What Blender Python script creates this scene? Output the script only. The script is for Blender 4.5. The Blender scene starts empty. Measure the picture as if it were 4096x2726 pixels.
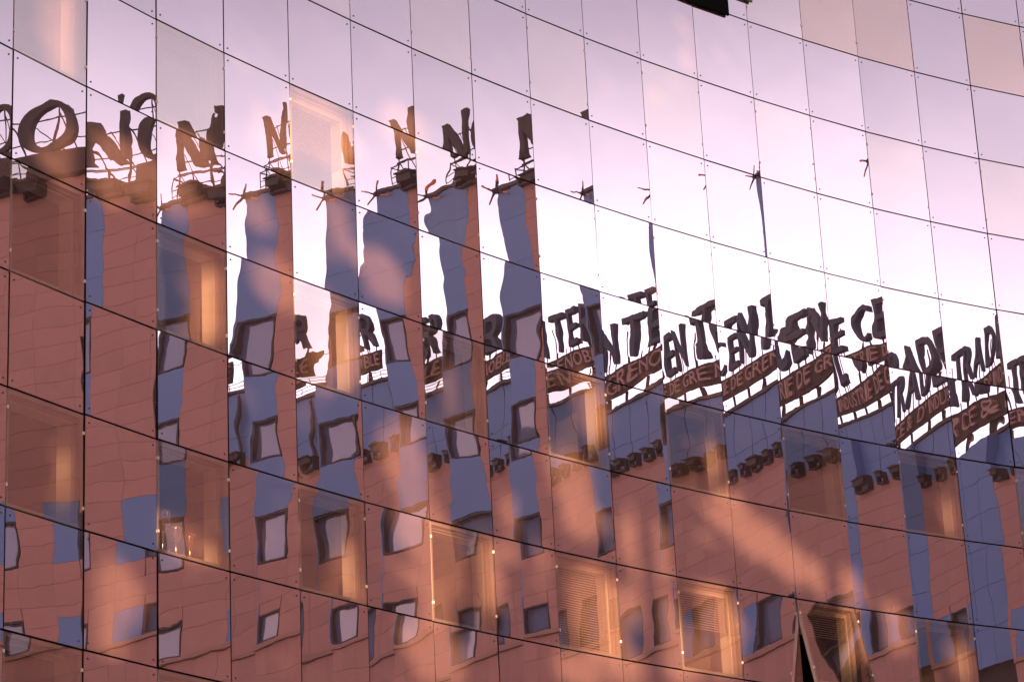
import bpy, math, random
import numpy as np
from mathutils import Matrix, Vector

random.seed(7)
rng = np.random.default_rng(11)
R = math.radians
SC = bpy.context.scene
COL = SC.collection

# ---------------------------------------------------------------- camera, sky, sun, exposure
cam_d = bpy.data.cameras.new('camera')
cam = bpy.data.objects.new('camera', cam_d)
COL.objects.link(cam)
cam_d.sensor_width = 36.0
cam_d.lens = 10819.27 / 4096 * 36
cam_d.clip_start = 0.5
cam_d.clip_end = 6000
rt = Vector((0.99874489, 0.01694794, -0.04713177))
up = Vector((0.05008629, -0.33795007, 0.93983036))
fw = Vector((0.0, 0.94101143, 0.33837477))
cam.matrix_world = Matrix(((rt.x, up.x, -fw.x, 0), (rt.y, up.y, -fw.y, 0), (rt.z, up.z, -fw.z, 0), (0, 0, 0, 1)))
SC.camera = cam

SUN_EL, SUN_AZ = 6.5, -80.0          # elevation; azimuth measured from +X towards +Y
sun_dir = Vector((math.cos(R(SUN_EL)) * math.cos(R(SUN_AZ)), math.cos(R(SUN_EL)) * math.sin(R(SUN_AZ)), math.sin(R(SUN_EL))))
world = bpy.data.worlds.new('World')
SC.world = world
world.use_nodes = True
nt = world.node_tree
nt.nodes.clear()
N = nt.nodes.new
LK = nt.links.new
wo = N('ShaderNodeOutputWorld')
bg = N('ShaderNodeBackground')
bg.inputs[1].default_value = SKY_STRENGTH = 0.05
sky = N('ShaderNodeTexSky')
sky.sky_type = 'NISHITA'
sky.sun_disc = False
sky.sun_elevation = R(SUN_EL)
sky.sun_rotation = math.atan2(sun_dir.x, sun_dir.y)
sky.air_density = 1.0
sky.dust_density = 2.0
tc = N('ShaderNodeTexCoord')
sep = N('ShaderNodeSeparateXYZ')
LK(tc.outputs['Generated'], sep.inputs[0])
nz = N('ShaderNodeTexNoise')
nz.inputs['Scale'].default_value = 3.2
nz.inputs['Detail'].default_value = 5
nz.inputs['Roughness'].default_value = 0.5
mp = N('ShaderNodeMapping')
mp.inputs['Scale'].default_value = (1, 1, 2.2)
LK(tc.outputs['Generated'], mp.inputs[0])
LK(mp.outputs[0], nz.inputs['Vector'])
# height of the veil: dense near the horizon, thinning upwards, broken by soft cloud
adn = N('ShaderNodeMath'); adn.operation = 'MULTIPLY_ADD'
LK(nz.outputs[0], adn.inputs[0]); adn.inputs[1].default_value = -0.10
# the veil is brightest low over the neighbouring roofs and thins away to both sides
dt = N('ShaderNodeVectorMath'); dt.operation = 'DOT_PRODUCT'
LK(tc.outputs['Generated'], dt.inputs[0]); dt.inputs[1].default_value = (0.9945, 0.1045, 0.0)
sd = N('ShaderNodeMath'); sd.operation = 'MULTIPLY_ADD'
LK(dt.outputs['Value'], sd.inputs[0]); sd.inputs[1].default_value = -0.45
LK(sep.outputs['Z'], sd.inputs[2])
LK(sd.outputs[0], adn.inputs[2])
rmp = N('ShaderNodeValToRGB')
rmp.color_ramp.interpolation = 'EASE'
e = rmp.color_ramp.elements
e[0].position = 0.22; e[0].color = (1, 1, 1, 1)
e[1].position = 0.54; e[1].color = (0.22, 0.22, 0.22, 1)
rg = N('ShaderNodeMapRange')
rg.inputs['From Min'].default_value = -0.30; rg.inputs['From Max'].default_value = 0.30
LK(adn.outputs[0], rg.inputs[0])
LK(rg.outputs[0], rmp.inputs[0])
tint = N('ShaderNodeMix'); tint.data_type = 'RGBA'; tint.blend_type = 'MULTIPLY'
tint.inputs['Factor'].default_value = 1.0
LK(sky.outputs[0], tint.inputs[6]); tint.inputs[7].default_value = (0.82, 0.64, 0.72, 1)
veil = N('ShaderNodeMix'); veil.data_type = 'RGBA'
LK(rmp.outputs[0], veil.inputs['Factor'])
LK(tint.outputs[2], veil.inputs[6])
veil.inputs[7].default_value = (9.2, 8.5, 9.4, 1)
LK(veil.outputs[2], bg.inputs[0])
LK(bg.outputs[0], wo.inputs[0])

sun_d = bpy.data.lights.new('sun', 'SUN')
sun_d.energy = 5.0
sun_d.angle = R(0.42)
sun_d.color = (1.0, 0.64, 0.36)
sun = bpy.data.objects.new('sun', sun_d)
COL.objects.link(sun)
sun.location = (10, -40, 60)
sun.rotation_euler = sun_dir.to_track_quat('Z', 'Y').to_euler()

SC.view_settings.view_transform = 'Standard'
SC.view_settings.look = 'None'
SC.view_settings.gamma = 1
SC.view_settings.exposure = 2.13
SC.view_settings.use_curve_mapping = False
SC.cycles.max_bounces = 14
SC.cycles.glossy_bounces = 8
SC.cycles.transparent_max_bounces = 24
SC.cycles.caustics_reflective = True
SC.cycles.caustics_refractive = False
SC.cycles.sample_clamp_indirect = 4.0

# ---------------------------------------------------------------- helpers
def mat(name, base=(0.5, 0.5, 0.5), rough=0.6, metal=0.0, var=0.0, scale=4.0, bump=0.0, spec=0.5):
    m = bpy.data.materials.new(name)
    m.use_nodes = True
    t = m.node_tree
    b = t.nodes['Principled BSDF']
    b.inputs['Base Color'].default_value = (*base, 1)
    b.inputs['Roughness'].default_value = rough
    b.inputs['Metallic'].default_value = metal
    b.inputs['Specular IOR Level'].default_value = spec
    if var > 0 or bump > 0:
        c = t.nodes.new('ShaderNodeTexCoord')
        n = t.nodes.new('ShaderNodeTexNoise')
        n.inputs['Scale'].default_value = scale
        n.inputs['Detail'].default_value = 8
        oi = t.nodes.new('ShaderNodeObjectInfo')
        va = t.nodes.new('ShaderNodeVectorMath'); va.operation = 'ADD'
        t.links.new(c.outputs['Object'], va.inputs[0])
        sc = t.nodes.new('ShaderNodeMath'); sc.operation = 'MULTIPLY'; sc.inputs[1].default_value = 40
        t.links.new(oi.outputs['Random'], sc.inputs[0])
        t.links.new(sc.outputs[0], va.inputs[1])
        t.links.new(va.outputs[0], n.inputs['Vector'])
        ad = t.nodes.new('ShaderNodeMath'); ad.operation = 'ADD'
        hf = t.nodes.new('ShaderNodeMath'); hf.operation = 'MULTIPLY'; hf.inputs[1].default_value = 0.6
        t.links.new(oi.outputs['Random'], hf.inputs[0])
        t.links.new(n.outputs[0], ad.inputs[0]); t.links.new(hf.outputs[0], ad.inputs[1])
        mr = t.nodes.new('ShaderNodeMapRange')
        mr.inputs['From Min'].default_value = 0.2; mr.inputs['From Max'].default_value = 1.4
        mr.inputs['To Min'].default_value = 1 - var; mr.inputs['To Max'].default_value = 1 + var
        t.links.new(ad.outputs[0], mr.inputs[0])
        mx = t.nodes.new('ShaderNodeVectorMath'); mx.operation = 'SCALE'
        mx.inputs[0].default_value = base
        t.links.new(mr.outputs[0], mx.inputs['Scale'])
        t.links.new(mx.outputs[0], b.inputs['Base Color'])
        if bump > 0:
            bp = t.nodes.new('ShaderNodeBump'); bp.inputs['Strength'].default_value = bump; bp.inputs['Distance'].default_value = 0.01
            t.links.new(n.outputs[0], bp.inputs['Height']); t.links.new(bp.outputs[0], b.inputs['Normal'])
    return m

def link(name, me, m=None, parent=None, loc=(0, 0, 0), rz=0.0):
    o = bpy.data.objects.new(name, me)
    COL.objects.link(o)
    if me is not None and m is not None and not me.materials:
        me.materials.append(m)
    o.location = loc
    o.rotation_euler = (0, 0, rz)
    if parent is not None:
        o.parent = parent
    return o

def empty(name, label, cat, loc=(0, 0, 0), rz=0.0, group=None):
    o = bpy.data.objects.new(name, None)
    COL.objects.link(o)
    o.location = loc
    o.rotation_euler = (0, 0, rz)
    tag(o, label, cat, group)
    return o

def tag(o, label, cat, group=None):
    o['label'] = label
    o['category'] = cat
    if group:
        o['group'] = group
    return o

def bake(o, parent):
    """parent o (placed in world coordinates) under parent, keeping its place"""
    bpy_m = Matrix.Translation(o.location) @ o.rotation_euler.to_matrix().to_4x4()
    pm = Matrix.Translation(parent.location) @ parent.rotation_euler.to_matrix().to_4x4()
    o.parent = parent
    l = pm.inverted() @ bpy_m
    o.location = l.to_translation()
    o.rotation_euler = l.to_euler()
    return o

class MB:
    def __init__(self):
        self.v = []; self.f = []
    def box(self, x0, x1, y0, y1, z0, z1):
        b = len(self.v)
        self.v += [(x0, y0, z0), (x1, y0, z0), (x1, y1, z0), (x0, y1, z0), (x0, y0, z1), (x1, y0, z1), (x1, y1, z1), (x0, y1, z1)]
        self.f += [tuple(b + i for i in q) for q in ((0, 3, 2, 1), (4, 5, 6, 7), (0, 1, 5, 4), (1, 2, 6, 5), (2, 3, 7, 6), (3, 0, 4, 7))]
        return self
    def ring(self, x0, x1, y0, y1, z0, z1, w):
        self.box(x0, x1, y0, y1, z0, z0 + w); self.box(x0, x1, y0, y1, z1 - w, z1)
        self.box(x0, x0 + w, y0, y1, z0 + w, z1 - w); self.box(x1 - w, x1, y0, y1, z0 + w, z1 - w)
        return self
    def tube(self, a, b, r, n=6, r2=None):
        a = Vector(a); b = Vector(b); d = (b - a).normalized()
        p = d.orthogonal().normalized(); q = d.cross(p)
        k = len(self.v); r2 = r if r2 is None else r2
        for i in range(n):
            t = 2 * math.pi * i / n
            w = p * math.cos(t) + q * math.sin(t)
            self.v.append(tuple(a + w * r)); self.v.append(tuple(b + w * r2))
        for i in range(n):
            j = (i + 1) % n
            self.f.append((k + 2 * i, k + 2 * j, k + 2 * j + 1, k + 2 * i + 1))
        self.f.append(tuple(k + 2 * i for i in reversed(range(n)))); self.f.append(tuple(k + 2 * i + 1 for i in range(n)))
        return self
    def lathe(self, prof, cx=0, cy=0, n=18):
        k = len(self.v); m = len(prof)
        for i in range(n):
            t = 2 * math.pi * i / n
            for r, z in prof:
                self.v.append((cx + r * math.cos(t), cy + r * math.sin(t), z))
        for i in range(n):
            j = (i + 1) % n
            for p in range(m - 1):
                self.f.append((k + i * m + p, k + j * m + p, k + j * m + p + 1, k + i * m + p + 1))
        return self
    def prism(self, outline, y0, y1):
        """polygon outline in (x, z), extruded from y0 to y1"""
        k = len(self.v); n = len(outline)
        self.v += [(x, y0, z) for x, z in outline] + [(x, y1, z) for x, z in outline]
        self.f.append(tuple(k + i for i in range(n))); self.f.append(tuple(k + n + i for i in reversed(range(n))))
        for i in range(n):
            j = (i + 1) % n
            self.f.append((k + j, k + i, k + n + i, k + n + j))
        return self
    def mesh(self, name, smooth=False):
        me = bpy.data.meshes.new(name)
        me.from_pydata(self.v, [], self.f)
        me.update()
        if smooth:
            for p in me.polygons: p.use_smooth = True
        return me

_boxes = {}
def box_mesh(w, y0, y1, h, m):
    k = (round(w, 3), round(y0, 3), round(y1, 3), round(h, 3), m.name)
    if k not in _boxes:
        me = MB().box(-w / 2, w / 2, y0, y1, -h / 2, h / 2).mesh('panel')
        me.materials.append(m)
        _boxes[k] = me
    return _boxes[k]

# ---------------------------------------------------------------- materials
def glass_mat(name, refl, see, fac, dust):
    """mirror coated glass: a sharp tinted reflection over what shows through, under a thin film of dust"""
    m = bpy.data.materials.new(name); m.use_nodes = True
    t = m.node_tree; t.nodes.clear(); n = t.nodes.new; l = t.links.new
    out = n('ShaderNodeOutputMaterial')
    gl = n('ShaderNodeBsdfGlossy'); gl.inputs['Color'].default_value = (*refl, 1); gl.inputs['Roughness'].default_value = 0.0
    if see is None:
        th = n('ShaderNodeBsdfDiffuse'); th.inputs[0].default_value = (0.02, 0.018, 0.022, 1)
    else:
        th = n('ShaderNodeBsdfTransparent'); th.inputs[0].default_value = (*see, 1)
    mx = n('ShaderNodeMixShader'); mx.inputs[0].default_value = fac
    l(th.outputs[0], mx.inputs[1]); l(gl.outputs[0], mx.inputs[2])
    # dust: vertical run-off streaks and a soft mottling, a little heavier under the top edge
    tc = n('ShaderNodeTexCoord'); oi = n('ShaderNodeObjectInfo')
    sc = n('ShaderNodeMath'); sc.operation = 'MULTIPLY'; sc.inputs[1].default_value = 60; l(oi.outputs['Random'], sc.inputs[0])
    va = n('ShaderNodeVectorMath'); va.operation = 'ADD'; l(tc.outputs['Object'], va.inputs[0]); l(sc.outputs[0], va.inputs[1])
    mp = n('ShaderNodeMapping'); mp.inputs['Scale'].default_value = (26, 26, 0.8); l(va.outputs[0], mp.inputs[0])
    st = n('ShaderNodeTexNoise'); st.inputs['Scale'].default_value = 1.0; st.inputs['Detail'].default_value = 4; l(mp.outputs[0], st.inputs['Vector'])
    mo = n('ShaderNodeTexNoise'); mo.inputs['Scale'].default_value = 1.6; mo.inputs['Detail'].default_value = 6; l(va.outputs[0], mo.inputs['Vector'])
    mu = n('ShaderNodeMath'); mu.operation = 'MULTIPLY'; l(st.outputs[0], mu.inputs[0]); l(mo.outputs[0], mu.inputs[1])
    mr = n('ShaderNodeMapRange'); l(mu.outputs[0], mr.inputs[0])
    mr.inputs['From Min'].default_value = 0.12; mr.inputs['From Max'].default_value = 0.42
    mr.inputs['To Min'].default_value = dust * 0.9; mr.inputs['To Max'].default_value = dust * 1.12
    sz = n('ShaderNodeSeparateXYZ'); l(tc.outputs['Object'], sz.inputs[0])
    tr = n('ShaderNodeMapRange'); l(sz.outputs[2], tr.inputs[0])
    tr.inputs['From Min'].default_value = 0.62; tr.inputs['From Max'].default_value = 0.83
    tr.inputs['To Min'].default_value = 0.0; tr.inputs['To Max'].default_value = dust * 0.7
    tm = n('ShaderNodeMath'); tm.operation = 'MULTIPLY'; l(tr.outputs[0], tm.inputs[0]); l(st.outputs[0], tm.inputs[1])
    ad = n('ShaderNodeMath'); ad.operation = 'ADD'; l(mr.outputs[0], ad.inputs[0]); l(tm.outputs[0], ad.inputs[1])
    df = n('ShaderNodeBsdfDiffuse'); df.inputs[0].default_value = (0.80, 0.44, 0.40, 1)
    m2 = n('ShaderNodeMixShader'); l(ad.outputs[0], m2.inputs[0]); l(mx.outputs[0], m2.inputs[1]); l(df.outputs[0], m2.inputs[2])
    l(m2.outputs[0], out.inputs[0])
    return m

M = {}
REFL = (0.93, 0.76, 0.84)
M['mirror'] = glass_mat('mirror_glass', REFL, None, 0.97, 0.075)
M['pane'] = glass_mat('window_glass', (1.0, 0.82, 0.85), (0.97, 0.88, 0.80), 0.55, 0.045)
M['panetop'] = glass_mat('pale_window_glass', (1.0, 0.81, 0.84), (0.90, 0.76, 0.68), 0.94, 0.09)
M['panepeach'] = glass_mat('peach_window_glass', (1.0, 0.73, 0.69), (0.90, 0.76, 0.68), 0.93, 0.09)
M['panemid'] = glass_mat('light_window_glass', (1.0, 0.82, 0.84), (0.97, 0.88, 0.80), 0.70, 0.07)
M['inner'] = glass_mat('inner_glass', REFL, (0.95, 0.90, 0.85), 0.14, 0.015)
M['edge'] = mat('glass_edge', (0.05, 0.035, 0.035), 0.5)
M['dark'] = mat('dark_backing', (0.012, 0.010, 0.011), 0.8, var=0.2)
M['darkroom'] = mat('unlit_room_wall', (0.05, 0.042, 0.038), 0.8, var=0.1, scale=2)  # room wall with its lack of light put into the colour
M['sash'] = mat('bronze_sash', (0.46, 0.35, 0.30), 0.45, 0.2, var=0.1)
M['frame'] = mat('inner_frame', (0.58, 0.47, 0.41), 0.5, var=0.1)
M['white'] = mat('white_reveal', (0.90, 0.84, 0.76), 0.6, var=0.06, scale=3)
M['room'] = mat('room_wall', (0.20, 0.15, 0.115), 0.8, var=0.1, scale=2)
M['blind'] = mat('blind_slat', (0.72, 0.60, 0.50), 0.6)
M['roller'] = mat('roller_blind', (0.80, 0.72, 0.66), 0.8, var=0.05)
M['rollerp'] = mat('peach_roller_blind', (0.72, 0.46, 0.32), 0.8, var=0.05)
M['screw'] = mat('fixing_screw', (0.06, 0.03, 0.03), 0.5, 0.4)
M['clip'] = mat('edge_clip', (0.75, 0.62, 0.55), 0.4)
M['brick'] = mat('terracotta_panel', (0.46, 0.240, 0.205), 0.8, var=0.10, scale=2.2, bump=0.25)
M['blue'] = mat('blue_cladding', (0.11, 0.235, 0.49), 0.55, var=0.08, scale=1.2)
M['winfr'] = mat('dark_window_frame', (0.028, 0.026, 0.034), 0.6)
M['cornice'] = mat('dark_cornice', (0.05, 0.045, 0.05), 0.6)
M['navy'] = mat('navy_letter', (0.012, 0.036, 0.080), 0.6, var=0.1)
M['board'] = mat('brown_sign_board', (0.040, 0.022, 0.019), 0.7, var=0.1)
M['tan'] = mat('tan_letter', (0.42, 0.26, 0.22), 0.7, var=0.08)
M['brown'] = mat('dark_brown_letter', (0.014, 0.009, 0.010), 0.6, var=0.1)
M['black'] = mat('black_metal', (0.010, 0.009, 0.010), 0.55, var=0.2)
M['jet'] = mat('jet_black_paint', (0.003, 0.003, 0.003), 0.8, spec=0.05)
M['orange'] = mat('orange_lamp_tip', (0.75, 0.20, 0.08), 0.4)
M['ledge'] = mat('stone_ledge', (0.38, 0.22, 0.18), 0.8, var=0.1)
M['roof'] = mat('roof_felt', (0.10, 0.09, 0.09), 0.9, var=0.2)
w = bpy.data.materials.new('hotel_window_glass'); w.use_nodes = True
b = w.node_tree.nodes['Principled BSDF']
b.inputs['Base Color'].default_value = (0.10, 0.11, 0.16, 1); b.inputs['Roughness'].default_value = 0.03
b.inputs['Specular IOR Level'].default_value = 0.5; b.inputs['Metallic'].default_value = 0.3
b.inputs['Base Color'].default_value = (0.15, 0.195, 0.33, 1)
M['hglass'] = w

# ---------------------------------------------------------------- the glass office building
PW = 1.5          # nominal panel width
PH = 1.65         # panel height
ZTOP = 18.4935    # height of the joint on top of row 1
PLAN = [(-6.721, 33.876), (-5.913, 35.179), (-5.085, 36.429), (-4.214, 37.668), (-3.317, 38.875), (-2.395, 40.053), (-1.444, 41.209), (-0.464, 42.339), (0.54, 43.432), (1.581, 44.499), (2.647, 45.527), (3.757, 46.54), (4.886, 47.515), (6.043, 48.458), (7.235, 49.364), (8.471, 50.226), (9.735, 51.024), (11.048, 51.765)]
C0 = -2
for k in range(2):
    x, y = PLAN[0]; a = R(59.7 + 1.6 * k); PLAN.insert(0, (x - PW * math.cos(a), y - PW * math.sin(a)))
for k in range(2):
    x, y = PLAN[-1]; a = R(27.5 - 1.8 * k); PLAN.append((x + PW * math.cos(a), y + PW * math.sin(a)))
R0, R1 = -5, 8
GROUND = -1.6
# slight bow, tilt and twist of each pane as set (hundredths of a degree): keyed (column, row)
COEF = {(0,2):(67,-10,-31,-7,-5,2,6,2,-2), (0,3):(45,0,-1,0,0,-1,1,0,-1), (0,4):(45,-2,-6,3,2,-6,3,7,5), (0,5):(58,14,-9,1,1,-1,3,1,0),
 (0,6):(33,14,0,17,-6,13,1,-7,7), (0,7):(20,16,9,-2,-1,-3,8,-4,-4), (1,1):(54,-34,-3,-1,5,-2,2,1,-9), (1,2):(31,8,-30,-1,1,16,-6,-2,1),
 (1,3):(47,16,-1,-2,-4,7,-2,-6,-4), (1,4):(58,2,12,-4,-7,-4,1,4,2), (1,5):(69,-2,-18,7,4,-4,3,7,4), (1,6):(91,12,15,-17,3,-10,-3,12,2),
 (2,1):(18,-7,-20,-6,-2,-13,-2,5,5), (2,2):(24,17,-18,2,-8,-27,-2,4,9), (2,3):(36,-4,-18,10,7,-2,-2,-2,-1), (2,4):(50,-3,3,-13,-16,6,9,1,-8),
 (2,5):(44,-2,-7,-1,11,1,5,-18,0), (2,6):(40,18,-15,-9,-15,-1,0,3,14), (3,1):(-6,-19,7,3,5,9,2,1,-4), (3,2):(0,-11,-10,-3,1,4,3,-1,9),
 (3,3):(10,-10,-20,-11,-9,1,2,4,3), (3,4):(-1,4,-10,9,5,0,3,9,2), (3,5):(-8,-14,-5,-7,-7,-5,-9,-10,-6), (3,6):(-1,-7,23,-14,-6,12,-11,-12,-1),
 (4,1):(-30,-7,-22,-1,3,-16,3,4,-7), (4,2):(-33,0,-9,-3,-4,-2,2,3,3), (4,3):(-27,-21,-23,-10,-3,10,-4,-3,-4), (4,4):(-12,14,-21,-1,-4,-10,1,-3,-1),
 (4,5):(3,-8,-10,-3,-3,0,-9,6,-18), (4,6):(-20,-4,4,-1,-12,1,-3,9,-15), (5,0):(-12,7,-2,3,2,1,6,-2,-6), (5,1):(-17,-11,-12,-3,3,5,1,5,-9),
 (5,2):(-1,-7,-29,-11,-19,3,-8,3,3), (5,3):(-16,-25,-3,21,22,1,5,5,13), (5,4):(-36,-36,-4,-2,-7,-2,-2,-4,2), (5,5):(-1,-29,-21,-8,-4,-3,-5,-9,-12),
 (5,6):(-14,11,18,-9,-9,2,3,-13,-21), (6,0):(-3,25,-1,0,-2,-1,0,0,2), (6,1):(-2,-7,-21,-8,-9,6,8,2,-3), (6,2):(-8,-3,5,10,8,1,5,2,-2),
 (6,3):(-7,3,-10,-1,-8,7,5,-7,-5), (6,4):(-16,10,-17,8,2,-15,11,8,6), (6,6):(-7,83,4,-1,-5,8,-3,-11,-16), (7,0):(-17,13,-8,-4,2,-5,-7,3,-2),
 (7,1):(5,-8,-9,13,8,9,-4,2,-18), (7,2):(4,0,-23,-9,-9,-6,0,-2,0), (7,3):(10,-27,2,-6,3,-9,2,3,0), (7,4):(4,24,-2,7,2,-3,8,3,3),
 (8,0):(-31,12,-6,2,-2,-3,3,-3,3), (8,2):(-15,-29,-1,16,7,-15,2,3,-1), (8,3):(-24,3,-11,1,3,2,-5,2,7), (8,4):(-25,15,21,2,4,4,-1,11,-3),
 (9,0):(-29,20,-10,2,-1,-7,4,-1,0), (9,1):(-13,-70,7,8,13,4,5,-8,-22), (9,2):(-23,-16,-11,-5,-8,-1,-19,3,7), (9,3):(-15,0,-2,-2,11,0,7,-12,-5),
 (9,4):(3,1,-2,-4,1,3,-10,3,3), (9,5):(-15,2,3,-1,-3,-13,5,6,2), (10,1):(-33,-43,-11,-8,-4,-7,-8,7,12), (10,2):(-29,10,-3,17,-5,-26,2,6,-18),
 (10,3):(-31,4,-13,3,2,5,0,-4,-4), (10,4):(-31,-1,-9,1,-1,-14,0,8,2), (11,0):(-9,5,-2,0,1,-1,0,0,1), (11,1):(-26,-47,-6,-4,-3,3,-1,1,2),
 (11,2):(-25,-4,10,-5,1,-10,-2,-21,18), (11,3):(-20,14,5,-2,0,-2,0,3,-1), (11,4):(-20,19,4,-2,2,-3,3,-3,3), (12,1):(-26,-42,-19,-7,-5,12,11,8,6),
 (12,2):(-32,9,-6,9,-25,-3,-11,23,-14), (12,3):(-29,6,-20,4,4,0,0,-2,-2), (12,4):(-29,-1,-6,1,0,-10,2,4,2), (13,-1):(19,-5,6,0,0,4,0,0,0),
 (13,1):(-17,-69,-11,1,2,-2,6,-3,-11), (13,2):(-40,45,14,24,6,-4,-23,51,-67), (13,3):(-12,-5,-10,2,1,-8,4,1,-1), (13,4):(-12,-2,-9,2,2,-4,1,1,0),
 (14,1):(-38,-10,-3,9,-2,-12,17,-12,6), (14,2):(-48,62,19,-18,-8,-17,16,6,5), (14,3):(-43,-3,1,0,0,1,-1,1,-1), (14,4):(-43,7,9,-2,-3,6,-3,-1,2),
 (15,1):(46,-11,26,-7,-12,6,2,-5,-11), (15,2):(26,65,-19,-6,-31,-1,-22,26,3), (15,4):(36,1,4,-1,-1,3,-2,-1,0), (16,1):(172,45,-8,-2,-3,-16,-3,2,2),
 (16,2):(146,58,-23,4,7,8,-7,2,11)}
COLYAW = {0:45, 1:58, 2:35, 3:-1, 4:-20, 5:-14, 6:-7, 7:1, 8:-24, 9:-15, 10:-31, 11:-20, 12:-29, 13:-12, 14:-43, 15:36, 16:159}

def coefs(c, r):
    if (c, r) in COEF:
        return [math.radians(k / 100) for k in COEF[(c, r)]]
    q = random.Random(c * 101 + r * 7)
    v = [COLYAW.get(c, 0) / 100 + q.gauss(0, .05), q.gauss(0, .06)] + [q.gauss(0, .06) for _ in range(3)] + [q.gauss(0, .06) for _ in range(4)]
    return [math.radians(k) for k in v]
COLYAW[16] = 30
OVR = {(0, 3): 78, (0, 4): 80, (1, 4): 85, (8, 1): -68, (1, 5): 80, (13, 3): -130, (13, 4): -130, (14, 3): -45, (14, 4): -45, (14, 5): -30, (15, 3): 38, (15, 4): 38, (15, 5): 38, (15, 6): 38, (14, 6): -30}
for k, a in OVR.items():
    v = list(COEF.get(k, (0, 0, -3, 2, 2, -5, 3, 2, 1))); v[0] = a; COEF[k] = tuple(v)

def panel_grid(c, r, w, h, n, wave, coef, inset=(0.010, 0.014), skirt=0.012):
    """front sheet of a pane with its slight bow; local x along the wall, y inwards, z up"""
    W = w - 2 * inset[0]; H = h - 2 * inset[1]
    s = np.linspace(-.5, .5, n + 1) * W / w; t = np.linspace(-.5, .5, n + 1) * H / h
    S_, T_ = np.meshgrid(s, t)
    a, b, c2, d, e2, f3, g, hh, i3 = coef
    hgt = a * S_ + b * T_ + c2 * S_**2 + d * S_ * T_ + e2 * T_**2 + f3 * S_**3 + g * S_**2 * T_ + hh * S_ * T_**2 + i3 * T_**3
    yaw = a + 2 * c2 * S_ + d * T_ + 3 * f3 * S_**2 + 2 * g * S_ * T_ + hh * T_**2
    pit = b + d * S_ + 2 * e2 * T_ + g * S_**2 + 2 * hh * S_ * T_ + 3 * i3 * T_**2
    q = np.random.default_rng(abs(c * 977 + r * 131) + 5)
    hw = 0 * S_
    for k in range(8):
        wl = q.uniform(.45, 1.2) if k < 5 else q.uniform(.20, .36); an = q.uniform(0, 2 * np.pi); ph = q.uniform(0, 2 * np.pi)
        kx, kz = 2 * np.pi / wl * np.cos(an), 2 * np.pi / wl * np.sin(an)
        am = wave * q.uniform(.5, 1.2) * (1 if k < 5 else .5)          # slope amplitude, radians
        arg = kx * S_ * w + kz * T_ * h + ph
        yaw = yaw + am * np.cos(an) * np.cos(arg); pit = pit + am * np.sin(an) * np.cos(arg)
        hw = hw + am * wl / (2 * np.pi) * np.sin(arg)
    y = (hgt * w + hw)
    V = np.stack([S_ * w, y, T_ * h], -1).reshape(-1, 3)
    Nn = np.stack([yaw, -np.ones_like(yaw), pit], -1).reshape(-1, 3)
    Nn /= np.linalg.norm(Nn, axis=1)[:, None]
    m = n + 1
    idx = np.arange(m * m).reshape(m, m)
    F = np.stack([idx[:-1, :-1], idx[:-1, 1:], idx[1:, 1:], idx[1:, :-1]], -1).reshape(-1, 4)
    # skirt: the cut edge of the glass
    loop = np.concatenate([idx[0, :-1], idx[:-1, -1], idx[-1, :0:-1], idx[:0:-1, 0]])
    k0 = len(V); L = len(loop)
    top = V[loop]; bot = top + np.array([0, skirt, 0])
    V = np.concatenate([V, top, bot])
    a_ = np.arange(L); b_ = (a_ + 1) % L
    SF = np.stack([k0 + a_, k0 + L + a_, k0 + L + b_, k0 + b_], -1)
    cz = np.array([0, 0, 0.]); en = top - cz; en[:, 1] = 0; en /= np.linalg.norm(en, axis=1)[:, None]
    Nn = np.concatenate([Nn, en, en])
    nf = len(F); F = np.concatenate([F, SF])
    me = bpy.data.meshes.new('glass_panel')
    me.vertices.add(len(V)); me.vertices.foreach_set('co', V.astype(np.float32).ravel())
    me.loops.add(F.size); me.loops.foreach_set('vertex_index', F.astype(np.int32).ravel())
    me.polygons.add(len(F)); me.polygons.foreach_set('loop_start', np.arange(0, F.size, 4, dtype=np.int32))
    try:
        me.polygons.foreach_set('loop_total', np.full(len(F), 4, dtype=np.int32))
    except Exception:
        pass
    mi = np.zeros(len(F), np.int32); mi[nf:] = 1
    me.update(calc_edges=True)
    me.polygons.foreach_set('material_index', mi)
    me.polygons.foreach_set('use_smooth', np.ones(len(F), bool))
    me.normals_split_custom_set_from_vertices(Nn.astype(np.float32).tolist())
    me.update()
    def y_at(x, z):
        S1, T1 = x / w, z / h
        return w * (a * S1 + b * T1 + c2 * S1**2 + d * S1 * T1 + e2 * T1**2 + f3 * S1**3 + g * S1**2 * T1 + hh * S1 * T1**2 + i3 * T1**3)
    return me, y_at

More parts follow.
